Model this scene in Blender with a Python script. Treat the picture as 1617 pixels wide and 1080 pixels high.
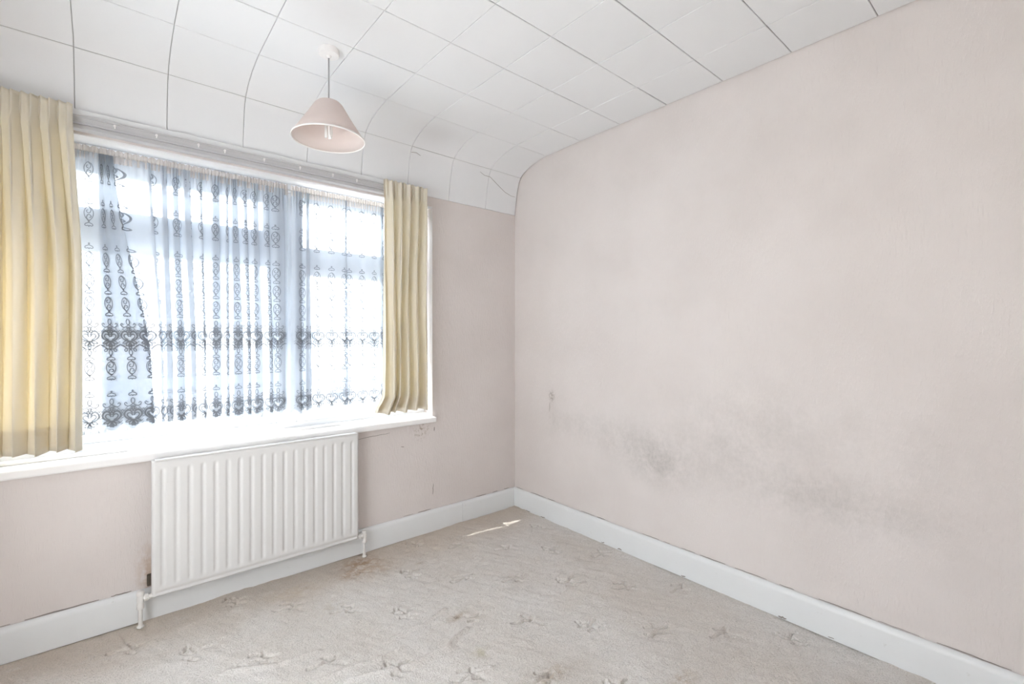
import bpy, bmesh, math, random
import numpy as np
from mathutils import Vector, Matrix

for o in list(bpy.data.objects): bpy.data.objects.remove(o)
scene = bpy.context.scene
PI = math.pi

# ------------------------------------------------------------------ camera, sky, sun, exposure
cam_d = bpy.data.cameras.new('camera'); cam = bpy.data.objects.new('camera', cam_d)
scene.collection.objects.link(cam); scene.camera = cam
cam.location = (-2.28, -2.639, 1.249)
cam.rotation_euler = (PI/2, 0, -math.radians(40.5))
cam_d.sensor_width = 36.0; cam_d.sensor_fit = 'HORIZONTAL'
cam_d.lens = 740*36/1617
cam_d.shift_y = -8/1617
cam_d.clip_start = 0.05; cam_d.clip_end = 300

world = bpy.data.worlds.new('sky'); scene.world = world; world.use_nodes = True
bg = world.node_tree.nodes['Background']
bg.inputs['Color'].default_value = (0.93, 0.97, 1.0, 1)
bg.inputs['Strength'].default_value = 4.6

sun_d = bpy.data.lights.new('sun', 'SUN'); sun = bpy.data.objects.new('sun', sun_d)
scene.collection.objects.link(sun)
sun_d.energy = 11.0; sun_d.angle = math.radians(0.6); sun_d.color = (1.0, 0.95, 0.86)
SUN = Vector((0.916*0.53, -0.40*0.53, -0.848)).normalized()
sun.rotation_euler = SUN.to_track_quat('-Z', 'Y').to_euler()

vs = scene.view_settings
vs.view_transform = 'Standard'; vs.look = 'None'; vs.gamma = 1.0; vs.use_curve_mapping = False
vs.exposure = 0.87
scene.cycles.transparent_max_bounces = 32
scene.cycles.max_bounces = 14
scene.cycles.diffuse_bounces = 8

# ------------------------------------------------------------------ helpers
COL = scene.collection
def link(o, parent=None):
    COL.objects.link(o)
    if parent is not None: o.parent = parent
    return o
def empty(name, loc=(0,0,0), parent=None):
    o = bpy.data.objects.new(name, None); o.empty_display_size = 0.05
    o.location = loc
    return link(o, parent)
def tag(o, label=None, cat=None, group=None, kind=None):
    if label: o['label'] = label
    if cat: o['category'] = cat
    if group: o['group'] = group
    if kind: o['kind'] = kind
    return o
def mesh_obj(name, verts, faces, mat, parent=None, smooth=False, org=None):
    """verts in world coordinates; org = object origin (world), parents sit at identity rotation"""
    me = bpy.data.meshes.new(name)
    verts = np.asarray(verts, dtype=float).reshape(-1, 3)
    base = np.zeros(3)
    if parent is not None: base = np.array(wloc(parent))
    o3 = np.array(org) if org is not None else base
    me.from_pydata((verts-o3).tolist(), [], faces)
    if mat is not None: me.materials.append(mat)
    if smooth: me.polygons.foreach_set('use_smooth', [True]*len(me.polygons))
    me.update()
    o = bpy.data.objects.new(name, me); o.location = tuple(o3-base)
    return link(o, parent)
def wloc(o):
    v = Vector((0,0,0))
    while o is not None: v += Vector(o.location); o = o.parent
    return v
class MB:
    """collects geometry for one mesh"""
    def __init__(s): s.v = []; s.f = []
    def add(s, vs_, fs_):
        n = len(s.v); s.v += [tuple(p) for p in vs_]; s.f += [tuple(i+n for i in f) for f in fs_]; return s
    def box(s, a, b, bev=0.0):
        (x0,y0,z0),(x1,y1,z1) = a, b
        if bev <= 0:
            vs_ = [(x,y,z) for x in (x0,x1) for y in (y0,y1) for z in (z0,z1)]
            return s.add(vs_, [(0,1,3,2),(4,6,7,5),(0,4,5,1),(2,3,7,6),(0,2,6,4),(1,5,7,3)])
        bm = bmesh.new(); bmesh.ops.create_cube(bm, size=1)
        for v in bm.verts: v.co = ((x0+x1)/2+v.co.x*(x1-x0), (y0+y1)/2+v.co.y*(y1-y0), (z0+z1)/2+v.co.z*(z1-z0))
        bmesh.ops.bevel(bm, geom=bm.edges[:], offset=bev, segments=2, affect='EDGES', profile=0.5)
        bm.verts.index_update()
        s.add([v.co[:] for v in bm.verts], [[v.index for v in f.verts] for f in bm.faces]); bm.free(); return s
    def lathe(s, prof, c=(0,0,0), n=32, axis='z', close=False):
        """prof = [(r, h)]"""
        vs_ = []; fs_ = []
        for (r, h) in prof:
            for k in range(n):
                a = 2*PI*k/n
                p = (r*math.cos(a), r*math.sin(a), h)
                if axis == 'x': p = (p[2], p[0], p[1])
                if axis == 'y': p = (p[0], p[2], p[1])
                vs_.append((c[0]+p[0], c[1]+p[1], c[2]+p[2]))
        for i in range(len(prof)-1):
            for k in range(n):
                fs_.append((i*n+k, i*n+(k+1)%n, (i+1)*n+(k+1)%n, (i+1)*n+k))
        if close:
            fs_.append(tuple(range(n-1,-1,-1))); fs_.append(tuple((len(prof)-1)*n+k for k in range(n)))
        return s.add(vs_, fs_)
    def tube(s, pts, r, n=10, cap=True):
        pts = [Vector(p) for p in pts]; vs_ = []; fs_ = []
        rr = r if hasattr(r, '__len__') else [r]*len(pts)
        up = None
        for i, p in enumerate(pts):
            t = (pts[min(i+1,len(pts)-1)]-pts[max(i-1,0)]).normalized()
            if up is None: up = Vector((0,0,1)) if abs(t.z) < .9 else Vector((1,0,0))
            a = t.cross(up).normalized(); b = a.cross(t).normalized(); up = b
            for k in range(n):
                th = 2*PI*k/n; vs_.append(p+(a*math.cos(th)+b*math.sin(th))*rr[i])
        for i in range(len(pts)-1):
            for k in range(n): fs_.append((i*n+k, i*n+(k+1)%n, (i+1)*n+(k+1)%n, (i+1)*n+k))
        if cap: fs_.append(tuple(range(n-1,-1,-1))); fs_.append(tuple((len(pts)-1)*n+k for k in range(n)))
        return s.add(vs_, fs_)
    def build(s, name, mat, parent=None, smooth=False, org=None):
        return mesh_obj(name, s.v, s.f, mat, parent, smooth, org)
def smooth_by_angle(o, deg=35):
    me = o.data; me.polygons.foreach_set('use_smooth', [True]*len(me.polygons))
    bm = bmesh.new(); bm.from_mesh(me)
    for e in bm.edges:
        if len(e.link_faces) == 2 and e.calc_face_angle(0) > math.radians(deg): e.smooth = False
    bm.to_mesh(me); bm.free(); return o

# ------------------------------------------------------------------ materials
def new_mat(name):
    m = bpy.data.materials.new(name); m.use_nodes = True
    nt = m.node_tree; nt.nodes.clear()
    out = nt.nodes.new('ShaderNodeOutputMaterial')
    return m, nt, out
class NT:
    def __init__(s, nt): s.nt = nt
    def n(s, t, **kw):
        x = s.nt.nodes.new(t)
        for k, v in kw.items(): setattr(x, k, v)
        return x
    def l(s, a, b): s.nt.links.new(a, b)
    def val(s, sock, v):
        if isinstance(v, (int, float)): sock.default_value = v
        elif isinstance(v, (tuple, list)): sock.default_value = tuple(v) if len(v) == 4 or sock.type == 'VECTOR' else (*v, 1)
        else: s.l(v, sock)
    def math(s, op, a, b=0.0, c=None, clamp=False):
        x = s.n('ShaderNodeMath', operation=op, use_clamp=clamp)
        s.val(x.inputs[0], a); s.val(x.inputs[1], b)
        if c is not None: s.val(x.inputs[2], c)
        return x.outputs[0]
    def mix(s, f, a, b):
        x = s.n('ShaderNodeMix', data_type='RGBA'); s.val(x.inputs[0], f)
        s.val(x.inputs[6], a); s.val(x.inputs[7], b); return x.outputs[2]
    def pos(s):
        g = s.n('ShaderNodeNewGeometry'); return g.outputs['Position']
    def xyz(s, v):
        x = s.n('ShaderNodeSeparateXYZ'); s.l(v, x.inputs[0]); return x.outputs
    def noise(s, vec, scale, detail=3.0, rough=0.55, stretch=None):
        if stretch:
            mp = s.n('ShaderNodeMapping'); mp.inputs['Scale'].default_value = stretch; s.l(vec, mp.inputs[0]); vec = mp.outputs[0]
        x = s.n('ShaderNodeTexNoise'); s.l(vec, x.inputs['Vector']); x.inputs['Scale'].default_value = scale
        x.inputs['Detail'].default_value = detail; x.inputs['Roughness'].default_value = rough
        return x.outputs['Fac']
    def ramp(s, fac, a, b):
        x = s.n('ShaderNodeMapRange', interpolation_type='SMOOTHSTEP'); s.val(x.inputs[0], fac)
        x.inputs[1].default_value = a; x.inputs[2].default_value = b; return x.outputs[0]
    def blob(s, a, b, ca, cb, ra, rb):
        """gaussian ellipse in two coordinates"""
        p = s.math('DIVIDE', s.math('SUBTRACT', a, ca), ra); q = s.math('DIVIDE', s.math('SUBTRACT', b, cb), rb)
        e = s.math('ADD', s.math('MULTIPLY', p, p), s.math('MULTIPLY', q, q))
        return s.math('POWER', 2.71828, s.math('MULTIPLY', e, -1.0))
    def bump(s, h, strength, dist):
        x = s.n('ShaderNodeBump'); x.inputs['Strength'].default_value = strength; x.inputs['Distance'].default_value = dist
        s.l(h, x.inputs['Height']); return x.outputs[0]
    def bsdf(s, out, col, rough=0.6, normal=None, spec=0.3, metal=0.0):
        p = s.n('ShaderNodeBsdfPrincipled'); s.val(p.inputs['Base Color'], col); s.val(p.inputs['Roughness'], rough)
        p.inputs['Specular IOR Level'].default_value = spec; p.inputs['Metallic'].default_value = metal
        if normal is not None: s.l(normal, p.inputs['Normal'])
        s.l(p.outputs[0], out.inputs[0]); return p
def paint(name, col, rough=0.45, spec=0.35, var=0.03, nscale=9.0, bump=0.0, bscale=60.0, metal=0.0, dirt=None):
    m, nt, out = new_mat(name); N = NT(nt); P = N.pos()
    f = N.noise(P, nscale, 4)
    c = N.mix(f, tuple(max(0, x-var) for x in col), tuple(min(1, x+var) for x in col))
    if dirt:
        d = N.ramp(N.noise(P, 38, 6, .7), .63, .74); c = N.mix(N.math('MULTIPLY', d, dirt[1]), c, dirt[0])
    nrm = N.bump(N.noise(P, bscale, 4), bump, 0.002) if bump else None
    N.bsdf(out, c, rough, nrm, spec, metal); return m

M = {}
# wallpaper: pale pink beige, light vertical drag in its relief, mould and scuffs on the right wall
def wallpaper(name, right):
    m, nt, out = new_mat(name); N = NT(nt); P = N.pos(); X, Y, Z = N.xyz(P)
    base = N.mix(N.ramp(N.noise(P, 2.2, 4), .3, .7), (.665, .618, .598), (.705, .660, .642))
    if right:
        # grey mould: clouded patches with their own ragged outline
        cloud = N.ramp(N.noise(P, 8, 7, .68), .28, .72)
        fine = N.ramp(N.noise(P, 46, 5, .7), .34, .68)
        tot = None
        for (cy_, cz_, ry_, rz_, k) in ((-1.20, .555, .17, .11, .62), (-1.02, .64, .22, .13, .38), (-.62, .68, .28, .10, .30),
                                       (-1.62, .66, .36, .20, .34), (-2.02, .55, .26, .10, .40), (-1.72, .88, .42, .17, .22),
                                       (-.40, .72, .05, .10, .25), (-2.35, .70, .3, .3, .16)):
            b = N.math('MULTIPLY', N.blob(Y, Z, cy_, cz_, ry_, rz_), k)
            tot = b if tot is None else N.math('ADD', tot, b)
        mk = N.math('MULTIPLY', tot, N.math('ADD', N.math('MULTIPLY', cloud, .65), N.math('MULTIPLY', fine, .35)), clamp=True)
        base = N.mix(N.math('MULTIPLY', mk, .72), base, (.27, .262, .245))
        spot = N.math('MULTIPLY', N.blob(Y, Z, -.385, .845, .022, .03), N.ramp(N.noise(P, 60, 3), .38, .56))
        base = N.mix(N.math('MULTIPLY', spot, .75), base, (.22, .19, .16))
    else:
        ch = N.math('MULTIPLY', N.blob(X, Z, -.785, .655, .05, .05), N.ramp(N.noise(P, 55, 5, .7), .50, .60))
        base = N.mix(N.math('MULTIPLY', ch, .75), base, (.30, .24, .18))
        rust = N.math('MULTIPLY', N.blob(X, Z, -2.155, .20, .035, .11), N.ramp(N.noise(P, 30, 4), .35, .6))
        base = N.mix(N.math('MULTIPLY', rust, .6), base, (.46, .30, .18))
    speck = N.ramp(N.noise(P, 24, 8, .8), .735, .77)
    base = N.mix(N.math('MULTIPLY', speck, .25), base, (.40, .35, .31))
    h1 = N.noise(P, 120, 3, .6, (1, 1, .22)); h2 = N.noise(P, 18, 4, .6, (1, 1, .5))
    h = N.math('ADD', N.math('MULTIPLY', N.ramp(h1, .45, .75), .5), N.math('MULTIPLY', h2, .8))
    N.bsdf(out, base, .82, N.bump(h, .35, .004), .15)
    return m
M['paper_right'] = wallpaper('pink_wallpaper_mouldy', True)
M['paper_back'] = wallpaper('pink_wallpaper', False)
# carpet
def carpet():
    m, nt, out = new_mat('carved_carpet'); N = NT(nt); P = N.pos(); X, Y, Z = N.xyz(P)
    big = N.ramp(N.noise(P, 1.6, 5, .6), .32, .68)
    c = N.mix(big, (.675, .635, .595), (.745, .725, .705))
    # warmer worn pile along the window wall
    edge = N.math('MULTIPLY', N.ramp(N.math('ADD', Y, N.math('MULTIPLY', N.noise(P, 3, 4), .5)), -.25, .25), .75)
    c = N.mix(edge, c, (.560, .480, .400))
    dust = N.ramp(N.noise(P, 7, 6, .7, (.6, 1.6, 1)), .52, .72)
    c = N.mix(N.math('MULTIPLY', dust, .35), c, (.70, .68, .66))
    for (cx, cy_, rx, ry, k, col) in ((-1.24, -.12, .10, .08, .75, (.33, .20, .10)), (-1.33, -.22, .06, .05, .7, (.36, .22, .11)), (-1.20, -.24, .09, .09, .5, (.45, .31, .19)),
                                 (-1.60, -.20, .14, .07, .40, (.46, .35, .22)), (-1.107, -.885, .05, .018, .9, (.36, .27, .19)), (-1.167, -1.15, .035, .03, .6, (.42, .38, .24)),
                                 (-.69, -1.745, .05, .03, .7, (.40, .29, .18)), (-1.03, -1.42, .07, .03, .7, (.38, .29, .20)), (-.985, -.345, .02, .012, .9, (.33, .24, .15)), (-1.50, -.46, .06, .05, .3, (.45, .36, .22))):
        b = N.math('MULTIPLY', N.blob(X, Y, cx, cy_, rx, ry), N.ramp(N.noise(P, 26, 5, .7), .36, .62))
        c = N.mix(N.math('MULTIPLY', b, k), c, col)
    pile = N.noise(P, 210, 3, .65); tuft = N.noise(P, 70, 4, .65)
    c = N.mix(N.math('MULTIPLY', N.ramp(pile, .56, .3), .42), c, (.33, .30, .27))
    h = N.math('ADD', N.math('MULTIPLY', pile, .6), N.math('MULTIPLY', tuft, .8))
    N.bsdf(out, c, .95, N.bump(h, .9, .007), .05)
    return m
M['carpet'] = carpet()
def ceiling_tile():
    m, nt, out = new_mat('white_ceiling_tile'); N = NT(nt); P = N.pos(); X, Y, Z = N.xyz(P)
    c = N.mix(N.noise(P, 2.5, 4), (.745, .757, .77), (.79, .80, .812))
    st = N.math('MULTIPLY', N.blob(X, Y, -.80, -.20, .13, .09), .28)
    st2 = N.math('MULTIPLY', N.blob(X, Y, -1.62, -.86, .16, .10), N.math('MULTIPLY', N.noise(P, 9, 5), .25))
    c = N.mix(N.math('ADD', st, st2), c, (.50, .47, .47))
    sp = N.ramp(N.noise(P, 34, 5, .75), .73, .78); c = N.mix(N.math('MULTIPLY', sp, .35), c, (.50, .50, .50))
    h = N.math('ADD', N.noise(P, 45, 4), N.math('MULTIPLY', N.noise(P, 220, 2), .4))
    N.bsdf(out, c, .6, N.bump(h, .16, .003), .2); return m
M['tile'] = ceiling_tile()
M['joint'] = paint('ceiling_joint_grime', (.36, .35, .34), .9, .1)
M['white_gloss'] = paint('aged_white_gloss', (.74, .76, .77), .35, .4, .02, 6, .05, 25, dirt=((.45, .42, .38), .35))
M['sill_white'] = paint('white_sill_gloss', (.84, .84, .84), .3, .4, .02, 8)
M['upvc'] = paint('white_window_plastic', (.82, .84, .86), .25, .4, .01)
M['rad'] = paint('radiator_white_enamel', (.69, .69, .685), .32, .45, .012, 5, dirt=((.5, .46, .4), .25))
M['rad_back'] = paint('radiator_back_enamel', (.62, .61, .60), .5, .3)
M['valve'] = paint('painted_valve', (.74, .73, .71), .4, .4, .04, 60, .2, 90, dirt=((.3, .25, .2), .7))
M['track'] = paint('shaded_track_plastic', (.50, .50, .51), .4, .4)  # plastic greyed so the colour holds the shade on rail and lower batten
M['batten'] = paint('white_batten', (.76, .77, .78), .45, .3)
M['dark'] = paint('dark_gap', (.10, .085, .07), .9, .1)
M['crack'] = paint('crack_and_contact_shade', (.30, .27, .25), .9, .1)  # for cracks, and for the contact shade painted at the skirting foot
M['flex'] = paint('grey_flex', (.36, .36, .37), .5, .3)
M['rose'] = paint('white_ceiling_rose', (.82, .81, .80), .35, .4)
M['wire'] = paint('net_wire', (.42, .40, .38), .4, .4)

def cloth(name, col, trans, transl, tint=(1,1,1), bump=None, tcol=None):
    """woven cloth: part clear holes, part diffuse threads, part light passed on"""
    m, nt, out = new_mat(name); N = NT(nt); P = N.pos()
    d = N.n('ShaderNodeBsdfDiffuse'); t = N.n('ShaderNodeBsdfTranslucent')
    f = N.noise(P, 14, 4); cc = N.mix(f, tuple(x*.95 for x in col), tuple(min(1, x*1.04) for x in col))
    N.l(cc, d.inputs[0]); N.l(cc, t.inputs[0])
    if tcol: nt.links.remove(t.inputs[0].links[0]); t.inputs[0].default_value = (*tcol, 1)
    if bump:
        w = N.noise(P, bump[0], 2, .5, (1, 1, bump[2])); b = N.bump(w, bump[1], .002); N.l(b, d.inputs['Normal'])
    mx = N.n('ShaderNodeMixShader'); mx.inputs[0].default_value = transl
    N.l(d.outputs[0], mx.inputs[1]); N.l(t.outputs[0], mx.inputs[2])
    last = mx.outputs[0]
    if trans > 0:
        tr = N.n('ShaderNodeBsdfTransparent'); tr.inputs[0].default_value = (*tint, 1)
        m2 = N.n('ShaderNodeMixShader'); m2.inputs[0].default_value = trans
        N.l(last, m2.inputs[1]); N.l(tr.outputs[0], m2.inputs[2]); last = m2.outputs[0]
    N.l(last, out.inputs[0]); return m
M['net'] = cloth('sheer_white_net', (.58, .63, .70), .33, .19, (.93, .97, 1.0))
M['net_head'] = cloth('gathered_net_heading', (.74, .69, .66), .35, .4, (1, .97, .94))
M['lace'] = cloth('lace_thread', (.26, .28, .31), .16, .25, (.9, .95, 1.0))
M['curtain'] = cloth('cream_curtain_cotton', (.83, .80, .72), 0.0, .31, tcol=(.93, .84, .62), bump=(160, .25, .3))
M['lining'] = cloth('curtain_hem', (.84, .77, .62), 0.0, .25)
M['shade'] = cloth('blush_lampshade_card', (.80, .715, .68), 0.0, .25)
M['shade_rim'] = paint('white_shade_binding', (.86, .84, .82), .6, .2)
def glass():
    m, nt, out = new_mat('window_glass'); N = NT(nt)
    t = N.n('ShaderNodeBsdfTransparent'); g = N.n('ShaderNodeBsdfGlossy'); g.inputs['Roughness'].default_value = .02
    mx = N.n('ShaderNodeMixShader'); mx.inputs[0].default_value = .05
    N.l(t.outputs[0], mx.inputs[1]); N.l(g.outputs[0], mx.inputs[2]); N.l(mx.outputs[0], out.inputs[0]); return m
M['glass'] = glass()
m_, nt_, out_ = new_mat('bulb_glass'); NT(nt_).bsdf(out_, (.93, .93, .92), .2, None, .5); M['bulb'] = m_

# ------------------------------------------------------------------ the room shell
XL, YB, ZC = -2.95, -3.4, 2.5          # left wall, rear end of the room, ceiling height
WX0, WX1, WZ0, WZ1, WT = -2.68, -.70, .735, 2.09, .26   # window opening and wall thickness
w = MB()
w.box((XL, 0, -.02), (WX0, WT, 2.55)); w.box((WX1, 0, -.02), (.12, WT, 2.55))
w.box((WX0, 0, -.02), (WX1, WT, WZ0)); w.box((WX0, 0, WZ1), (WX1, WT, 2.55))
wall_back = tag(w.build('wall_back', M['paper_back']), 'pale pink papered wall around the window above the radiator', kind='structure')
# right wall: a plain core with papered drops, each 53 cm wide, meeting at fine seams
wr = MB().box((.0012, YB, -.02), (.12, WT*0, 2.55))
wall_right = tag(wr.build('wall_right', M['paper_right']), 'long pale pink papered wall with grey mould stains', kind='structure')
seams = [0.0, -.367, -.902, -1.436, -1.973, -2.511, -3.045, YB]
rng = random.Random(4)
for a, b in zip(seams[:-1], seams[1:]):
    ny, nz = max(2, int((a-b)/.05)), 48
    vs_, fs_ = [], []
    for i in range(ny+1):
        for k in range(nz+1):
            y = a-.00015+(b-a+.0003)*i/ny; z = 2.52*k/nz
            bul = .0012*math.sin(y*5.1+z*2.3)*math.sin(z*3.7-y*2.0)
            e = 0 if i in (0, ny) else 1
            vs_.append((.0006-abs(bul)*e, y, z))
    for i in range(ny):
        for k in range(nz):
            p = i*(nz+1)+k; fs_.append((p, p+nz+1, p+nz+2, p+1))
    mesh_obj('wallpaper_strip', vs_, fs_, M['paper_right'], wall_right, True)
LY0, LY1, LZ0, LZ1 = -2.30, -.85, .28, 1.80      # unseen window added in the left wall to let in fill daylight
wl = MB(); wl.box((XL-.2, YB, -.02), (XL, LY0, 2.55)); wl.box((XL-.2, LY1, -.02), (XL, WT, 2.55))
wl.box((XL-.2, LY0, -.02), (XL, LY1, LZ0)); wl.box((XL-.2, LY0, LZ1), (XL, LY1, 2.55))
tag(wl.build('wall_left', M['paper_back']), 'pale pink papered wall beyond the left curtain', kind='structure')

tag(MB().box((XL-.1, YB-.12, -.02), (.12, YB, 2.55)).build('wall_front', M['paper_back']), 'pale pink papered wall behind the viewer', kind='structure')

# floor: carpet as relief mesh (carved sprigs, ruckled folds)
def seg_dist(px, py, a, b):
    ax, ay = a; bx, by = b; dx, dy = bx-ax, by-ay; L2 = dx*dx+dy*dy+1e-12
    t = np.clip(((px-ax)*dx+(py-ay)*dy)/L2, 0, 1)
    return np.hypot(px-ax-t*dx, py-ay-t*dy), t
def make_floor():
    st = .0042
    xs = np.arange(-2.66, -.004, st); ys = np.arange(-2.36, -.004, st)
    xs = np.concatenate([[XL], xs, [0.0]]); ys = np.concatenate([[YB], ys, [0.0]])
    Xg, Yg = np.meshgrid(xs, ys, indexing='ij'); H = np.zeros_like(Xg)
    r = np.random.RandomState(3)
    for _ in range(26):     # gentle unevenness
        kx, ky = r.normal(0, 7, 2); H += .0009*np.sin(kx*Xg+ky*Yg+r.rand()*6.28)
    for _ in range(60):
        kx, ky = r.normal(0, 60, 2); H += .00022*np.sin(kx*Xg+ky*Yg+r.rand()*6.28)
    def carve(pts, wd, dp):
        pts = np.array(pts)
        x0, x1 = pts[:,0].min()-.03, pts[:,0].max()+.03; y0, y1 = pts[:,1].min()-.03, pts[:,1].max()+.03
        i0, i1 = np.searchsorted(xs, [x0, x1]); j0, j1 = np.searchsorted(ys, [y0, y1])
        if i1 <= i0 or j1 <= j0: return
        gx, gy = Xg[i0:i1, j0:j1], Yg[i0:i1, j0:j1]; best = np.full(gx.shape, 9.0)
        for a, b in zip(pts[:-1], pts[1:]):
            d, t = seg_dist(gx, gy, a, b); best = np.minimum(best, d)
        H[i0:i1, j0:j1] += np.where(True, -dp*np.exp(-(best/wd)**2), 0)
    # three carved sprigs in turn: stem with side leaves
    sprigs = [
      [[(-.058,-.030),(-.030,-.010),(-.012,.004),(.012,.016)], [(-.012,.004),(.010,-.002),(.040,-.004),(.060,-.012)], [(-.030,.030),(-.008,.022),(.012,.034)], [(.012,.016),(.020,.038)], [(.005,-.018),(.020,-.012),(.030,-.020)]],
      [[(-.050,.000),(-.022,-.004),(-.005,.008)], [(-.005,.008),(.012,.030),(.030,.040)], [(-.002,.004),(.020,-.012),(.048,-.006)], [(-.036,.028),(-.016,.020)], [(-.014,-.030),(.006,-.024),(.018,-.036),(.034,-.030)], [(-.055,.030),(-.048,.014)]],
      [[(-.055,-.034),(-.034,-.036),(-.008,-.012),(.010,-.004)], [(-.044,.012),(-.026,.022),(-.004,.020)], [(.004,.012),(.030,.010),(.056,.020)], [(-.004,.034),(.000,.022)], [(.014,-.022),(.034,-.016),(.050,-.026)]]]
    for i in range(-14, 16):
        for j in range(-8, 8):
            mx = -.695+.191*i; my = -.811-.2*i+.505*j
            if not (-2.75 < mx < -.06 and -2.4 < my < -.05): continue
            sp = sprigs[(i+2*j) % 3]; an = -.70+r.normal(0, .12); ca, sa = math.cos(an), math.sin(an); keep = r.rand(len(sp)) < .92
            for q, st_ in enumerate(sp):
                if not keep[q]: continue
                pts = [(mx+ca*a*1.05-sa*b*1.05+r.normal(0, .002), my+sa*a*1.05+ca*b*1.05+r.normal(0, .002)) for a, b in st_]
                carve(pts, .0044+.002*r.rand(), .0125+.005*r.rand())
    def ridge(pts, wd, ht):
        pts = np.array(pts); best = np.full(Xg.shape, 9.0); sd = np.zeros_like(Xg)
        for a, b in zip(pts[:-1], pts[1:]):
            d, t = seg_dist(Xg, Yg, a, b)
            sgn = np.sign((b[0]-a[0])*(Yg-a[1])-(b[1]-a[1])*(Xg-a[0])); m = d < best
            best = np.where(m, d, best); sd = np.where(m, sgn*d, sd)
        H[:] += ht*np.exp(-(best/wd)**2)*np.where(sd < 0, 1, np.exp(-np.abs(sd)/wd*1.8))
    ridge([(-1.62,-.975),(-1.54,-.999),(-1.43,-1.035),(-1.34,-1.03),(-1.26,-1.035),(-1.195,-1.00),(-1.13,-.985)], .018, .0140)
    ridge([(-1.42,-.845),(-1.328,-.835),(-1.25,-.838),(-1.178,-.815),(-1.12,-.80)], .014, .0105)
    ridge([(-1.72,-.90),(-1.585,-.913),(-1.50,-.93),(-1.40,-.925)], .015, .0100)
    ridge([(-1.60,-1.16),(-1.40,-1.22),(-1.20,-1.24)], .020, .0100)
    ridge([(-1.95,-.62),(-1.80,-.70),(-1.66,-.72)], .018, .0080)
    H[:, -1] += .004; H[-1, :] += .004
    nx, ny = Xg.shape
    co = np.stack([Xg, Yg, H], -1).reshape(-1, 3)
    I, J = np.meshgrid(np.arange(nx-1), np.arange(ny-1), indexing='ij'); p = (I*ny+J).ravel()
    quads = np.stack([p, p+ny, p+ny+1, p+1], -1)
    me = bpy.data.meshes.new('floor'); me.vertices.add(len(co)); me.vertices.foreach_set('co', co.ravel())
    me.loops.add(quads.size); me.loops.foreach_set('vertex_index', quads.ravel())
    me.polygons.add(len(quads)); me.polygons.foreach_set('loop_start', np.arange(0, quads.size, 4))
    me.polygons.foreach_set('loop_total', np.full(len(quads), 4)); me.polygons.foreach_set('use_smooth', np.ones(len(quads), bool))
    me.materials.append(M['carpet']); me.update(calc_edges=True); me.validate()
    return link(bpy.data.objects.new('floor', me))
floor = tag(make_floor(), 'worn beige carpet with carved sprigs, stains and ruckled folds', kind='structure')

# ceiling: tiles 305 mm square; the last two rows bend down over the window wall
prof_pts = [(-.60, 2.5), (-.45, 2.499), (-.342, 2.494), (-.24, 2.480), (-.15, 2.455), (-.09, 2.425), (-.062, 2.395), (-.046, 2.355), (-.032, 2.30), (-.018, 2.22), (-.008, 2.150)]
pp = np.array(prof_pts)
# smooth the curve
def catmull(P, n=12):
    P = np.array(P, float); Q = np.vstack([2*P[0]-P[1], P, 2*P[-1]-P[-2]]); out = []
    for i in range(1, len(Q)-2):
        for k in range(n):
            t = k/n; a, b, c, d = Q[i-1], Q[i], Q[i+1], Q[i+2]
            out.append(.5*((2*b)+(-a+c)*t+(2*a-5*b+4*c-d)*t*t+(-a+3*b-3*c+d)*t**3))
    out.append(P[-1]); return np.array(out)
cv = catmull(prof_pts); cs = np.concatenate([[0], np.cumsum(np.hypot(*np.diff(cv, axis=0).T))])
S_END = cs[-1]
def prof(s):       # s measured from Y=-.60 towards the window wall; negative s runs back over the flat ceiling
    if s <= 0: return -.60+s, 2.5, 0.0, 1.0
    y, z = np.interp(s, cs, cv[:,0]), np.interp(s, cs, cv[:,1]); e = .004
    y1, z1 = np.interp(s-e, cs, cv[:,0]), np.interp(s-e, cs, cv[:,1]); y2, z2 = np.interp(min(s+e, S_END), cs, cv[:,0]), np.interp(min(s+e, S_END), cs, cv[:,1])
    ty, tz = y2-y1, z2-z1; L = math.hypot(ty, tz); return y, z, -tz/L, ty/L     # normal pointing up/out of the room
def sheet(x0, x1, s0, s1, off, ns):
    vs_ = []
    for k in range(ns+1):
        y, z, ny_, nz_ = prof(s0+(s1-s0)*k/ns)
        for x in (x0, x1): vs_.append((x, y+ny_*off, z+nz_*off))
    return vs_
ns = 60; vs_ = sheet(XL, 0, YB+.60, S_END, .008, ns)+sheet(XL, 0, YB+.60, S_END, .05, ns); fs_ = []
o_ = 2*(ns+1)
for k in range(ns):
    fs_ += [(2*k, 2*k+1, 2*k+3, 2*k+2), (o_+2*k, o_+2*k+2, o_+2*k+3, o_+2*k+1)]
fs_ += [(0, o_, o_+1, 1), (2*ns, 2*ns+1, o_+2*ns+1, o_+2*ns)]
ceiling = tag(mesh_obj('ceiling', vs_, fs_, M['joint']), 'tiled white ceiling curving down to the window wall', kind='structure')
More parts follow.
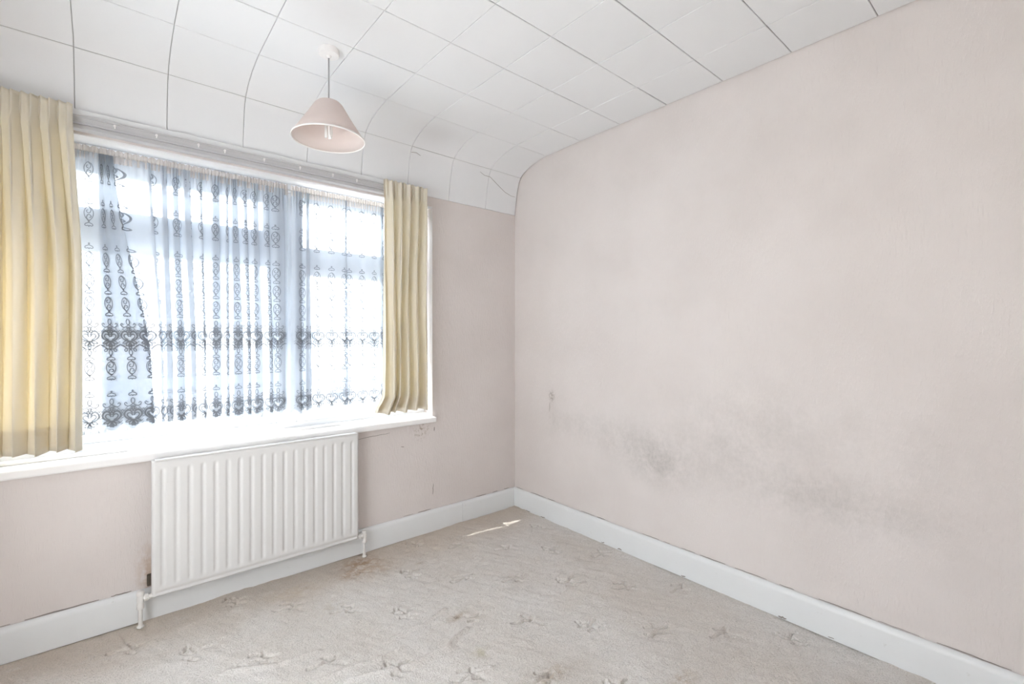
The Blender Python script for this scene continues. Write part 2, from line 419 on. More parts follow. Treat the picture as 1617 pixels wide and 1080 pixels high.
def tile_mesh(x0, x1, s0, s1, ns, gx=.0010, gs=.0016, ch=.0022):
    """a tile with chamfered rim; front at offset 0, rim set back"""
    rings = []
    for ins, off in ((ch, 0.0), (0, ch*.8), (0, .0075)):
        a, b = x0+gx+ins, x1-gx-ins; c, d = s0+gs+ins, s1-gs-ins; ring = []
        for k in range(ns+1):
            y, z, ny_, nz_ = prof(c+(d-c)*k/ns); ring.append(((a, y+ny_*off, z+nz_*off), (b, y+ny_*off, z+nz_*off)))
        rings.append(ring)
    vs_ = [p for ring in rings for row in ring for p in row]; n = 2*(ns+1); fs_ = []
    for k in range(ns): fs_.append((2*k, 2*k+2, 2*k+3, 2*k+1))
    loop = [2*k for k in range(ns+1)]+[2*k+1 for k in range(ns, -1, -1)]
    for r_ in range(2):
        for i in range(len(loop)):
            p, q = loop[i], loop[(i+1) % len(loop)]
            fs_.append((r_*n+p, r_*n+q, (r_+1)*n+q, (r_+1)*n+p))
    return vs_, fs_
xj = [-.0035, -.279, -.583, -.887, -1.182, -1.483, -1.786, -2.090, -2.396, -2.70, XL]
sA = float(np.interp(-.342, cv[:,0], cs)); sC = float(cs[np.argmin(np.hypot(cv[:,0]+.072, cv[:,1]-2.412))])
sj = [S_END, sC, sA]
yy = -.648
while yy > YB+.05: sj.append(yy+.60); yy -= .3055
sj.append(YB+.60)
rng = random.Random(11); shared = {}
for j in range(len(sj)-1):
    for i in range(len(xj)-1):
        x1, x0, s1, s0 = xj[i], xj[i+1], sj[j], sj[j+1]
        nsub = 22 if j < 2 else 1
        vs_, fs_ = tile_mesh(x0, x1, s0, s1, nsub, gs=.0016 if j > 1 else .0007)
        c = np.mean(np.array(vs_), axis=0)
        dz = rng.uniform(-.0012, .0003) if j >= 2 else rng.uniform(-.0008, .0)
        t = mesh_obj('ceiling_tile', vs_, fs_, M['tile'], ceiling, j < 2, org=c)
        if j < 2: smooth_by_angle(t, 25)
        t.location.z += dz; t.rotation_euler = (rng.uniform(-.003, .003), rng.uniform(-.003, .003), 0)

# skirting boards (a hair off the wall, so a dark line shows along their top)
def skirting(name, a, b, axis, parent=None, label=None):
    prof_ = [(.003, 0), (.021, 0), (.021, .112), (.019, .124), (.013, .132), (.006, .136), (.003, .136)]   # (distance from wall, height)
    vs_ = []
    L = [a+(b-a)*k/24 for k in range(25)]
    rr = random.Random(len(name)+int(abs(a)*100))
    for t in L:
        wob = rr.uniform(-.0012, .0012)
        for d, h in prof_:
            vs_.append((t, -d-wob, h+(wob if h > .1 else 0)) if axis == 'x' else (-d-wob, t, h+(wob if h > .1 else 0)))
    n = len(prof_); fs_ = []
    for i in range(24):
        for k in range(n): fs_.append((i*n+k, i*n+(k+1) % n, (i+1)*n+(k+1) % n, (i+1)*n+k))
    fs_ += [tuple(range(n)), tuple(24*n+k for k in range(n-1, -1, -1))]
    o = mesh_obj(name, vs_, fs_, M['white_gloss'], parent)
    if label: tag(o, label, kind='structure')
    return smooth_by_angle(o, 40)
bb = skirting('baseboard_back', XL, -.482, 'x', None, 'white painted skirting board running under the window and radiator')
skirting('board_section', -.480, -.0215, 'x', bb)
skirting('baseboard_right', YB, -.0035, 'y', None, 'white painted skirting board along the mould stained wall')

# thin cracks, seams and painted contact shade lying on the walls and the coved tiles
def ribbon(name, pts, wd, mat, parent, nrm):
    nrm = Vector(nrm); vs_, fs_ = [], []; pts = [Vector(p) for p in pts]
    for i, p in enumerate(pts):
        t = (pts[min(i+1, len(pts)-1)]-pts[max(i-1, 0)]).normalized(); s_ = t.cross(nrm).normalized()
        k = wd*(.35+.65*math.sin(PI*(i+.5)/len(pts)))/2
        vs_ += [p+s_*k+nrm*.0004, p-s_*k+nrm*.0004, p+s_*k-nrm*.0006, p-s_*k-nrm*.0006]
    for i in range(len(pts)-1):
        a = 4*i; fs_ += [(a, a+1, a+5, a+4), (a+2, a+6, a+7, a+3), (a, a+4, a+6, a+2), (a+1, a+3, a+7, a+5)]
    return mesh_obj(name, vs_, fs_, mat, parent)
def jig(a, b, n, amp, seed, fix):
    r = random.Random(seed); out = []
    for k in range(n+1):
        p = [a[i]+(b[i]-a[i])*k/n+(r.uniform(-amp, amp) if 0 < k < n and i != fix else 0) for i in range(3)]
        out.append(p)
    return out
ribbon('crack', jig((-1.78, -.0005, .700), (-1.44, -.0005, .712), 12, .003, 1, 1), .004, M['dark'], wall_back, (0, -1, 0))
ribbon('crack', jig((-.697, -.0005, .30), (-.700, -.0005, .23), 5, .0015, 2, 1), .004, M['crack'], wall_back, (0, -1, 0))
ribbon('crack', jig((-.905, -.0005, .568), (-.925, -.0005, .572), 3, .001, 3, 1), .004, M['crack'], wall_back, (0, -1, 0))
ribbon('crack', jig((-.688, -.0005, .665), (-.690, -.0005, .640), 3, .001, 4, 1), .006, M['crack'], wall_back, (0, -1, 0))
ribbon('crack', jig((-1.20, -.0005, .655), (-1.00, -.0005, .668), 7, .002, 5, 1), .003, M['crack'], wall_back, (0, -1, 0))
ribbon('crack', jig((-.0008, -.368, .80), (-.0008, -.366, .74), 5, .001, 6, 0), .003, M['crack'], wall_right, (-1, 0, 0))
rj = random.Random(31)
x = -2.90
while x < -.05:            # broken dark line along the top of the skirting
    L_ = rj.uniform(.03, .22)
    if not -2.2 < x < -1.3 and rj.random() < .75: ribbon('crack', jig((x, -.0006, .1385), (min(x+L_, -.01), -.0006, .1385), 8, .0012, rj.random(), 1), rj.uniform(.002, .005), M['crack'], wall_back, (0, -1, 0))  # pieces of the dark line above the skirting
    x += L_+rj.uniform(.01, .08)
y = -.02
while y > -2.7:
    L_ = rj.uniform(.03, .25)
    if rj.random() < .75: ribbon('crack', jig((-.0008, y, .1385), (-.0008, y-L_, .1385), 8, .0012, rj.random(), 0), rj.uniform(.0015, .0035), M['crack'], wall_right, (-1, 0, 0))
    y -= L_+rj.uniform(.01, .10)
for k in (0, 1, 4, 5, 7, 10, 11):        # contact shade drawn as dark strips along the foot of the right skirting
    y = -.12-.17*k+rj.uniform(-.05, .05); ribbon('contact_shade', jig((-.0222, y, .006), (-.0222, y-rj.uniform(.015, .05), .008), 5, .003, k, 0), rj.uniform(.003, .007), M['crack'], wall_right, (-1, 0, 0))
def on_fascia(x, s): y, z, ny_, nz_ = prof(s); return (x, y-ny_*.0008, z-nz_*.0008)
for k, pl in enumerate(([(-.36, sC+.035), (-.32, sC+.05), (-.27, sC+.05), (-.22, sC+.075), (-.17, sC+.10), (-.12, sC+.125), (-.06, sC+.14), (-.02, sC+.14)],
                        [(-.885, sC+.035), (-.85, sC+.03), (-.82, sC+.04)])):
    ribbon('crack', [on_fascia(*p) for p in pl], .003, M['crack'], ceiling, (0, -1, 0))

# ------------------------------------------------------------------ window
win = tag(empty('window_1', ((WX0+WX1)/2, .13, WZ0)), 'wide white plastic framed window behind net curtains', kind='structure')
FY0, FY1 = .105, .170
def bar(name, a, b, mat=None, bev=.005, parent=None): return MB().box(a, b, bev).build(name, mat or M['upvc'], parent or win)
FB = .815     # glass line at the bottom
MX0, MX1 = -1.600, -1.500
bar('frame_head', (WX0, FY0, 2.035), (WX1, FY1, WZ1)); bar('frame_bottom', (WX0, FY0, WZ0), (WX1, FY1, .782))
bar('frame_jamb', (WX0, FY0, .782), (WX0+.055, FY1, 2.035)); bar('frame_jamb', (WX1-.055, FY0, .782), (WX1, FY1, 2.035))
bar('mullion', (MX0, FY0, .782), (MX1, FY1, 2.035))
bar('transom', (WX0+.055, FY0, 1.655), (MX0, FY1, 1.735)); bar('transom', (MX1, FY0, 1.635), (WX1-.055, FY1, 1.715))
def sash(x0, x1, z0, z1, wd, y0, y1, gl=True, hb=None):
    s = empty('sash', ((x0+x1)/2, (y0+y1)/2, z0)); s.parent = win; s.location = Vector(s.location)-wloc(win)
    m = MB(); m.box((x0, y0, z0), (x1, y1, z0+(hb or wd)), .004); s_ = m.build('sash_rail', M['upvc'], s)
    MB().box((x0, y0, z1-wd), (x1, y1, z1), .004).build('sash_rail', M['upvc'], s)
    MB().box((x0, y0, z0+(hb or wd)), (x0+wd, y1, z1-wd), .004).build('sash_stile', M['upvc'], s)
    MB().box((x1-wd, y0, z0+(hb or wd)), (x1, y1, z1-wd), .004).build('sash_stile', M['upvc'], s)
    ym = (y0+y1)/2
    MB().box((x0+wd-.004, ym-.002, z0+(hb or wd)-.004), (x1-wd+.004, ym+.002, z1-wd+.004)).build('pane', M['glass'], s)
    return s
sash(WX0+.055, MX0, 1.735, 2.035, .075, .095, .150)            # left top light (hinged)
sash(WX0+.055, MX0, .782, 1.655, .033, .118, .160)              # left fixed light
sash(MX1, WX1-.055, 1.715, 2.035, .035, .118, .160)             # right top light
sash(MX1, WX1-.055, .782, 1.635, .045, .095, .150)              # right casement
sill = MB().box((WX0-.10, -.045, .703), (WX1+.004, FY0, .738), .008).build('window_sill', M['sill_white'], win)
MB().box((WX0, .065, .738), (WX1, FY0+.002, .752), .004).build('sill_bead', M['sill_white'], win)
# plaster reveal lining, painted white
MB().box((WX1-.004, .0, .738), (WX1, FY0, WZ1)).build('reveal_lining', M['paper_back'], win)
MB().box((WX0, .0, .738), (WX0+.004, FY0, WZ1)).build('reveal_lining', M['paper_back'], win)
MB().box((WX0, .0, WZ1-.004), (WX1, FY0, WZ1)).build('reveal_lining', M['sill_white'], win)

fill_win = tag(empty('fill_window', (XL-.1, (LY0+LY1)/2, LZ0)), 'unseen white framed window added in the left wall for fill daylight', kind='structure')  # added opening, glazed, to bring daylight in from the side
for (y0, y1, z0, z1) in ((LY0, LY1, LZ0, LZ0+.06), (LY0, LY1, LZ1-.06, LZ1), (LY0, LY0+.06, LZ0+.06, LZ1-.06), (LY1-.06, LY1, LZ0+.06, LZ1-.06), ((LY0+LY1)/2-.035, (LY0+LY1)/2+.035, LZ0+.06, LZ1-.06)):
    bar('fill_frame_bar', (XL-.15, y0, z0), (XL-.09, y1, z1), parent=fill_win)
for (y0, y1) in ((LY0+.06, (LY0+LY1)/2-.035), ((LY0+LY1)/2+.035, LY1-.06)):
    MB().box((XL-.122, y0-.004, LZ0+.056), (XL-.118, y1+.004, LZ1-.056)).build('pane', M['glass'], fill_win)
MB().box((XL-.09, LY0, LZ0-.03), (XL+.03, LY1, LZ0+.004), .006).build('window_sill', M['sill_white'], fill_win)  # sill of the added fill window

# ------------------------------------------------------------------ curtain track on its batten
tr = tag(empty('curtain_track', (-1.74, -.02, 2.12)), 'white plastic curtain track on a batten above the window', 'curtain track')
MB().box((-2.90, -.034, 2.150), (-.80, .000, 2.180), .003).build('batten', M['batten'], tr)
pr = [(-.036, 2.150), (-.052, 2.150), (-.052, 2.144), (-.049, 2.142), (-.049, 2.126), (-.052, 2.124), (-.052, 2.117), (-.036, 2.117)]
vs_ = [(x, y, z) for x in (-2.90, -.80) for (y, z) in pr]; n = len(pr)
mesh_obj('rail', vs_, [(k, (k+1) % n, n+(k+1) % n, n+k) for k in range(n)]+[tuple(range(n)), tuple(range(2*n-1, n-1, -1))], M['track'], tr)
MB().box((-2.90, -.040, 2.099), (-.80, .0, 2.117), .002).build('lower_batten', M['track'], tr)
for k, gx in enumerate((-2.27, -2.13, -1.975, -1.87, -1.70, -1.53, -1.36, -1.225)):
    g = MB().lathe([(0, -.055), (.005, -.055), (.005, -.049), (.0035, -.047)], (0, 0, 0), 10, 'y')
    g.box((-.0025, -.054, -.012), (.0025, -.050, -.002)); g.v = [(x+gx, y, z+2.137) for x, y, z in g.v]
    g.build('glider', M['rose'], tr)

# ------------------------------------------------------------------ draped cloth helpers
def lerp(a, b, t): return a+(b-a)*t
def sstep(t): t = min(1, max(0, t)); return t*t*(3-2*t)
def grid_faces(nr, nc): return [(r*nc+c, r*nc+c+1, (r+1)*nc+c+1, (r+1)*nc+c) for r in range(nr-1) for c in range(nc-1)]
def gsmooth(a, k):
    if k <= 0: return a
    w_ = np.exp(-.5*(np.arange(-3*k, 3*k+1)/k)**2); w_ /= w_.sum()
    pad = np.concatenate([2*a[:1]-a[3*k:0:-1], a, 2*a[-1:]-a[-2:-3*k-2:-1]], 0)
    return np.stack([np.convolve(pad[:, i], w_, 'valid') for i in range(a.shape[1])], 1)

class Drape:
    """hanging cloth; folds = (x top, width top, x bottom, width bottom, depth): an S-fold each"""
    def __init__(s, xt, xb, yc, folds, zt, zb, rows, step=.0026, sm=2, ripple=0.0, rip_len=.012, seed=1, ease=.8):
        s.xt, s.xb, s.yc, s.folds, s.zt, s.zb = xt, xb, yc, folds, zt, zb
        s.v = np.array(rows); s.sm = sm; s.r = np.random.RandomState(seed); s.ease = ease
        cp = s.ctrl(1.0); L = np.hypot(*np.diff(cp, axis=0).T)
        cpt = s.ctrl(.45); L = np.maximum(L, np.hypot(*np.diff(cpt, axis=0).T))
        s.cnt = [max(2, int(l/step)) for l in L]
        ph = s.r.rand(6)*6.28
        G = []
        for v in s.v:
            cp = s.ctrl(v); pts = []
            for i, n_ in enumerate(s.cnt):
                for k in range(n_): pts.append(cp[i]+(cp[i+1]-cp[i])*k/n_)
            pts.append(cp[-1]); P = gsmooth(np.array(pts), s.sm)
            idx = np.arange(len(P))
            am = ripple*max(0, 1-v/.10)
            P[:, 1] += am*np.sin(idx*step*6.28/rip_len+1.7*np.sin(idx*.04))
            P[:, 1] += .0045*np.sin(P[:, 0]*31+ph[0]+v*2)*sstep(v*3)+.003*np.sin(P[:, 0]*57+ph[1]-v*3)*sstep(v*3)
            z = s.zt+(s.zb-s.zt)*v
            G.append(np.column_stack([P, np.full(len(P), z)]))
        s.G = np.array(G)
        m = s.G[int(len(s.v)*.94)]; s.u = np.concatenate([[0], np.cumsum(np.hypot(np.diff(m[:, 0]), np.diff(m[:, 1])))])
    def ctrl(s, v):
        e = sstep(min(1, v/s.ease)) if v < s.ease else 1.0
        e = .35*v+.65*e
        a, b = lerp(s.xt[0], s.xb[0], e), lerp(s.xt[1], s.xb[1], e); pts = [(a, s.yc)]
        for (ct, wt, cb, wb, d) in s.folds:
            c, w_ = lerp(ct, cb, e), lerp(wt, wb, e); dd = d*lerp(.55, 1, e)
            pts += [(c-w_/2, s.yc-dd), (c+w_/2, s.yc-dd), (c-w_/2, s.yc), (c+w_/2, s.yc+dd)]
        pts.append((b, s.yc)); return np.array(pts)
    def at(s, u, z):
        """cloth coordinates -> world (arrays)"""
        ci = np.interp(u, s.u, np.arange(len(s.u))); v = (np.asarray(z)-s.zt)/(s.zb-s.zt); ri = np.interp(v, s.v, np.arange(len(s.v)))
        c0 = np.clip(ci.astype(int), 0, len(s.u)-2); r0 = np.clip(ri.astype(int), 0, len(s.v)-2); fc = (ci-c0)[:, None]; fr = (ri-r0)[:, None]
        G = s.G
        return (G[r0, c0]*(1-fc)+G[r0, c0+1]*fc)*(1-fr)+(G[r0+1, c0]*(1-fc)+G[r0+1, c0+1]*fc)*fr
    def build(s, name, mat, parent, scallop=None):
        G = s.G.copy()
        if scallop is not None:
            for k in (1, 2, 3): G[-k, :, 2] += scallop(s.u)*(1-(k-1)/3)
        return mesh_obj(name, G.reshape(-1, 3), grid_faces(*G.shape[:2]), mat, parent, True)

# ---- lace pattern in cloth coordinates: every item is (polyline, thread width)
def arc(cx, cz, rx, rz, a0, a1, n=12): 
    t = np.radians(np.linspace(a0, a1, n)); return np.column_stack([cx+rx*np.cos(t), cz+rz*np.sin(t)])
def petal(ox, oz, ang, ln, wd, n=10):
    t = np.linspace(0, 1, n); a = math.radians(ang)
    w_ = wd*np.sin(PI*t)**.8*(.55+.45*t); f = np.concatenate([np.column_stack([t*ln, w_]), np.column_stack([t[::-1]*ln, -w_[::-1]])])
    return np.column_stack([ox+f[:, 0]*math.cos(a)-f[:, 1]*math.sin(a), oz+f[:, 0]*math.sin(a)+f[:, 1]*math.cos(a)])
def mir(p): q = np.array(p, float); q[:, 0] *= -1; return q
def cr(pts, n=6): return catmull(pts, n)
PAL = []
PAL.append((arc(0, .070, .0065, .012, -90, 270, 16), .0026))
for sg in (1, -1):
    add = lambda p, w_: PAL.append((np.array(p)*np.array([sg, 1]), w_))
    add(cr([(0, .058), (.008, .050), (.018, .046), (.027, .052), (.029, .060), (.024, .063), (.020, .057)]), .0024)     # swag with curl
    add(cr([(.003, .012), (.008, .024), (.018, .028), (.028, .020), (.030, .006), (.022, -.006), (.010, -.012), (0, -.016)]), .0046)   # heart, outer
    add(cr([(.002, .004), (.008, .014), (.016, .016), (.021, .008), (.016, -.002), (.006, -.008)]), .0036)
    add(petal(0, -.016, -90+38*sg if sg > 0 else -90+38, .024, .0058), .0030)
    add(petal(.004, -.012, -28, .026, .0050), .0030)
    add([(.002, .050), (.012, .036), (.020, .030)], .0014); add([(.008, .048), (.002, .038), (.010, .028)], .0014); add([(.018, .046), (.026, .034), (.034, .026)], .0014)
    add([(.036, .018), (.030, .030)], .0014); add([(.036, -.004), (.030, .004)], .0014); add([(.036, .008), (.031, .012), (.036, .016)], .0018)
PAL.append((petal(0, -.018, -90, .032, .0070), .0034)); PAL.append((petal(0, -.020, -90, .020, .0030), .0030))
PAL.append((petal(0, .026, 90, .020, .0050), .0026)); PAL.append((petal(0, .022, 50, .014, .0035), .0022)); PAL.append((petal(0, .022, 130, .014, .0035), .0022))
UND = []      # the loops hanging under the upper band
for sg in (1, -1):
    UND.append((cr([(0, -.050), (.010, -.048), (.022, -.040), (.036, -.030)])*np.array([sg, 1]), .0024))
    UND.append((cr([(.036, -.030), (.024, -.036), (.014, -.046), (.012, -.055), (.018, -.060), (.022, -.053), (.016, -.046)])*np.array([sg, 1]), .0024))
    UND.append(([(sg*.010, -.034), (sg*.018, -.026), (sg*.026, -.034)], .0014))
for k in range(-2, 3):
    PAL.append(([(k*.0145-.010, .046-.006*abs(k)), (k*.0145, .034-.004*abs(k)), (k*.0145+.010, .046-.006*abs(k))], .0012))
    PAL.append(([(.036*np.sign(k+.1)-.008, -.010+.012*k), (.036*np.sign(k+.1), -.002+.012*k)], .0014))
UND.append((arc(0, -.064, .0058, .012, -90, 270, 14), .0026))
CLOVER = [(arc(0, .0155, .0022, .0026, 0, 360, 8), .0028), (cr([(0, .010), (.006, .007), (.012, .004), (.014, -.002), (.009, -.005), (.003, -.003), (0, -.008)]), .0026),
          (cr([(0, .010), (-.006, .007), (-.012, .004), (-.014, -.002), (-.009, -.005), (-.003, -.003), (0, -.008)]), .0026)]
OVAL = []
for sg in (1, -1):
    OVAL.append((cr([(0, .031), (.011, .022), (.0165, .004), (.012, -.016), (0, -.031)])*np.array([sg, 1]), .0024))
    OVAL.append((cr([(0, .029), (.008, .018), (.003, .004), (-.006, .006), (-.008, .013), (-.002, .016)])*np.array([sg, sg]), .0026))
def lace_mesh(name, D, parent, p=.0725, u0=.0, zA=1.245, zB=.898, ztop=1.93):
    vs_, fs_ = [], []
    def put(items, cu, cz):
        for pl, wd in items:
            pl = np.array(pl, float); wd = wd*1.4; q = pl+np.array([cu, cz])
            if q[:, 0].min() < .004 or q[:, 0].max() > D.u[-1]-.004: continue
            t = np.gradient(q, axis=0); t /= np.maximum(1e-9, np.hypot(t[:, 0], t[:, 1]))[:, None]; nn = np.column_stack([-t[:, 1], t[:, 0]])*wd/2
            A = D.at(q[:, 0]+nn[:, 0], q[:, 1]+nn[:, 1]); B = D.at(q[:, 0]-nn[:, 0], q[:, 1]-nn[:, 1]); A[:, 1] -= .0014; B[:, 1] -= .0014
            n0 = len(vs_)
            for a, b in zip(A, B): vs_.append(a); vs_.append(b)
            for i in range(len(q)-1): fs_.append((n0+2*i, n0+2*i+1, n0+2*i+3, n0+2*i+2))
    cu = u0
    while cu < D.u[-1]:
        put(PAL, cu, zA); put(UND, cu, zA); put(PAL, cu, zB)
        put(CLOVER, cu, zA-.092); put(OVAL, cu, zA-.132); put(CLOVER, cu, zA-.176); put(CLOVER, cu, zB+.098)
        z = zA+.100; k = 0
        while z < ztop:
            put(CLOVER, cu, z)
            if k % 2 == 0 or (z < zA+.3): put(OVAL, cu, z+.047)
            z += .095; k += 1
        cu += p
    return mesh_obj(name, vs_, fs_, M['lace'], parent)
rows_net = np.concatenate([np.linspace(0, .1, 8)[:-1], np.linspace(.1, 1, 34)])
def net_curtain(label, xt, xb, folds, seed, u0, zb=.856):
    t = tag(empty('net_curtain', ((xb[0]+xb[1])/2, .05, zb)), label, 'net curtain', 'net curtains at the window')
    D = Drape(xt, xb, .048, folds, 2.036, zb, rows_net, ripple=.006, rip_len=.016, seed=seed)
    D.build('net', M['net'], t, lambda u: -.011*np.cos(2*PI*(u-u0)/.0725)-.004)
    lace_mesh('lace_border', D, t, u0=u0)['kind'] = 'stuff'
    # gathered heading: stands up over the wire in tight ruffles
    n_ = int((xt[1]-xt[0])/.0022); x = np.linspace(xt[0], xt[1], n_); rr = np.random.RandomState(seed+9); a = .0055*(.6+.6*gsmooth(rr.rand(n_, 1), 6)[:, 0]*1.2)
    ph = np.cumsum(.75+.5*rr.rand(n_)); G = []
    for k, (z, sc) in enumerate(((2.006, .7), (2.022, .9), (2.036, .45), (2.042, .8), (2.052, 1.15), (2.062, 1.3))):
        zz = z+(.006*np.sin(ph*.5+1)*rr.rand(n_) if k == 5 else 0)
        G.append(np.column_stack([x+.0016*np.cos(ph)*sc, .047+a*np.sin(ph)*sc, np.full(n_, z) if k < 5 else np.minimum(2.068, zz)]))
    mesh_obj('heading_frill', np.array(G).reshape(-1, 3), grid_faces(6, n_), M['net_head'], t, True)
    return t
fl = [(-2.300, .050, -2.222, .190, .012), (-2.150, .020, -2.100, .016, .011), (-2.097, .026, -2.073, .030, .012), (-2.055, .024, -2.031, .036, .012), (-2.010, .036, -1.982, .026, .012),
      (-1.955, .016, -1.935, .016, .010), (-1.892, .036, -1.887, .042, .012), (-1.845, .014, -1.842, .020, .010), (-1.813, .026, -1.795, .050, .012), (-1.767, .024, -1.745, .020, .011),
      (-1.719, .026, -1.700, .040, .012), (-1.665, .020, -1.645, .022, .010), (-1.600, .044, -1.592, .036, .010)]
net_curtain('gathered white lace net curtain hanging in deep folds over the wider window light', (-2.45, -1.562), (-2.46, -1.566), fl, 2, .038)
fr = [(-1.510, .036, -1.510, .040, .010), (-1.462, .016, -1.455, .034, .010), (-1.250, .010, -1.245, .022, .010), (-1.03, .02, -1.02, .04, .010), (-.90, .03, -.89, .05, .01)]
net_curtain('flatter white lace net curtain over the narrower casement beside the corner curtain', (-1.548, -.725), (-1.550, -.725), fr, 5, .060, .850)
tag(MB().tube([(-2.676, .047, 2.039), (-1.7, .047, 2.035), (-.704, .047, 2.039)], .0022, 8).build('curtain_wire', M['wire']), 'thin wire threaded through the net curtain headings', 'curtain wire')

# ------------------------------------------------------------------ cream curtains
def heavy(label, x_top, x_bot, n_fold, seed, zt, zb, yc=-.088, amp=.035, part_x=None, pinch=0.09, flare=None):
    rr = np.random.RandomState(seed); N_ = n_fold*26+1; ph = np.linspace(0, n_fold*2*PI, N_)
    t = tag(empty('curtain', ((x_bot[0]+x_bot[1])/2, yc, zb)), label, 'curtain', 'cream curtains')
    jit = np.interp(np.linspace(0, n_fold, N_), np.arange(n_fold+1), rr.normal(0, 1, n_fold+1)); am = .75+.5*np.interp(np.linspace(0, n_fold, N_), np.arange(n_fold+1), rr.rand(n_fold+1))
    rows = np.concatenate([np.linspace(0, .10, 10)[:-1], np.linspace(.10, 1, 40)]); G = []
    sw = [rr.rand()*6.28 for _ in range(4)]
    for v in rows:
        e = sstep((v-.02)/.5); hd = 1-sstep((v-.045)/.06)          # heading zone: tight pencil pleats
        x0, x1 = lerp(x_top[0], x_bot[0], e), lerp(x_top[1], x_bot[1], e)
        if flare: x0 += flare[0](v); x1 += flare[1](v)
        s_ = np.linspace(0, 1, N_); pitch = (x1-x0)/n_fold
        x = x0+(x1-x0)*s_+pitch*.16*jit*sstep(v*2.2)*np.sin(PI*s_)
        A = amp*lerp(am, .38, hd)*lerp(.75, 1.1, v)
        y = yc+A*np.sin(ph+.6*np.sin(sw[0]+3*v)*e)+.006*np.sin(ph*.37+sw[1]+2.5*v)*e
        x = x+pitch*lerp(.17, .05, hd)*np.sin(2*ph+sw[2]*.2)*(1-.3*v)
        y = y+.004*np.sin(2*ph+5*v+sw[3])*e*(1-hd)+.0085*np.sin(2*ph+.8)*(1-sstep((v-.05)/.13))
        z = zt+(zb-zt)*v+(.004*np.sin(ph*.5+seed) if v > .97 else 0)+(.004*np.sin(ph) if v < .01 else 0)
        G.append(np.column_stack([x, y, np.full(N_, 0)+z]))
    G = np.array(G); nr = len(rows)
    c = mesh_obj('cloth', G.reshape(-1, 3), grid_faces(nr, N_), M['curtain'], t, True)
    md = c.modifiers.new('thickness', 'SOLIDIFY'); md.thickness = .0016; md.offset = 0
    # turned-up hem behind the cloth, and the heading tape
    k = int(nr-4); H = G[k:].copy(); H[:, :, 1] += .0035; h_ = mesh_obj('hem', H.reshape(-1, 3), grid_faces(nr-k, N_), M['lining'], t, True)
    T = G[1:8].copy(); T[:, :, 1] += .004; mesh_obj('heading_tape', T.reshape(-1, 3), grid_faces(7, N_), M['lining'], t, True)
    return t
heavy('cream cotton curtain drawn to the left end of the window', (-2.86, -2.400), (-2.87, -2.372), 9, 21, 2.176, .800)
heavy('narrow cream curtain bunched beside the room corner, its hem flaring', (-1.078, -.790), (-1.085, -.800), 5, 8, 2.168, .806,
      flare=(lambda v: .040*math.sin(PI*min(1, v*1.0))*.3-.045*sstep((v-.92)/.08), lambda v: -.004*math.sin(PI*v)))

# ------------------------------------------------------------------ radiator
rad = tag(empty('radiator', (-1.689, -.07, 0.0)), 'white ribbed panel radiator under the window sill', 'radiator')
RX0, RX1, RZ0, RZ1, RYF = -2.150, -1.228, .120, .711, -.092
nf = 18; pitch = (RX1-RX0-.03)/nf
xs_ = []
for i in range(nf):
    b = RX0+.015+pitch*i
    xs_ += [b+pitch*q for q in (0, .14, .25, .32, .40, .50, .60, .68, .75, .86)]
xs_ = [RX0, RX0+.004, RX0+.010]+xs_+[RX1-.015, RX1-.010, RX1-.004, RX1]
zs_ = [RZ0, RZ0+.004, RZ0+.012, RZ0+.016, RZ0+.022, RZ0+.034, RZ0+.040, RZ0+.046, RZ0+.052, RZ0+.060, RZ0+.075]+[lerp(RZ0+.1, RZ1-.09, k/10) for k in range(11)]+[RZ1-.066, RZ1-.055, RZ1-.047, RZ1-.041, RZ1-.036, RZ1-.030, RZ1-.018, RZ1-.008, RZ1-.003, RZ1]
def rad_y(x, z):
    q = ((x-RX0-.015)/pitch) % 1.0 if RX0+.015 <= x <= RX1-.015 else 0
    d = sstep(1-abs(q-.5)/.25) if abs(q-.5) < .25 else 0
    e = sstep((z-RZ0-.034)/.024)*sstep((RZ1-.032-z)/.024)
    rib = .0062*d*e                                 # pressed channel
    edge = .012*(1-sstep((x-RX0)/.010))+.012*(1-sstep((RX1-x)/.010))+.008*(1-sstep((RZ1-z)/.006))
    seam = .006*math.exp(-((z-RZ0-.015)/.0035)**2)+.004*(1-sstep((z-RZ0)/.006))
    return RYF+rib+edge+seam
vs_ = [(x, rad_y(x, z), z) for z in zs_ for x in xs_]
f_ = mesh_obj('front_panel', vs_, grid_faces(len(zs_), len(xs_)), M['rad'], rad, True)
md = f_.modifiers.new('sheet', 'SOLIDIFY'); md.thickness = .010; md.offset = -1
MB().box((RX0+.004, -.076, RZ0+.012), (RX1-.004, -.062, RZ1-.010), .004).build('back_panel', M['rad_back'], rad)
MB().box((RX0+.012, -.096, RZ1-.002), (RX1-.012, -.060, RZ1+.003), .0015).build('top_seam', M['rad'], rad)
for bx_ in (RX0+.13, RX1-.13): MB().box((bx_-.02, -.064, .18), (bx_+.02, -.001, .62), .003).build('bracket', M['rad_back'], rad)
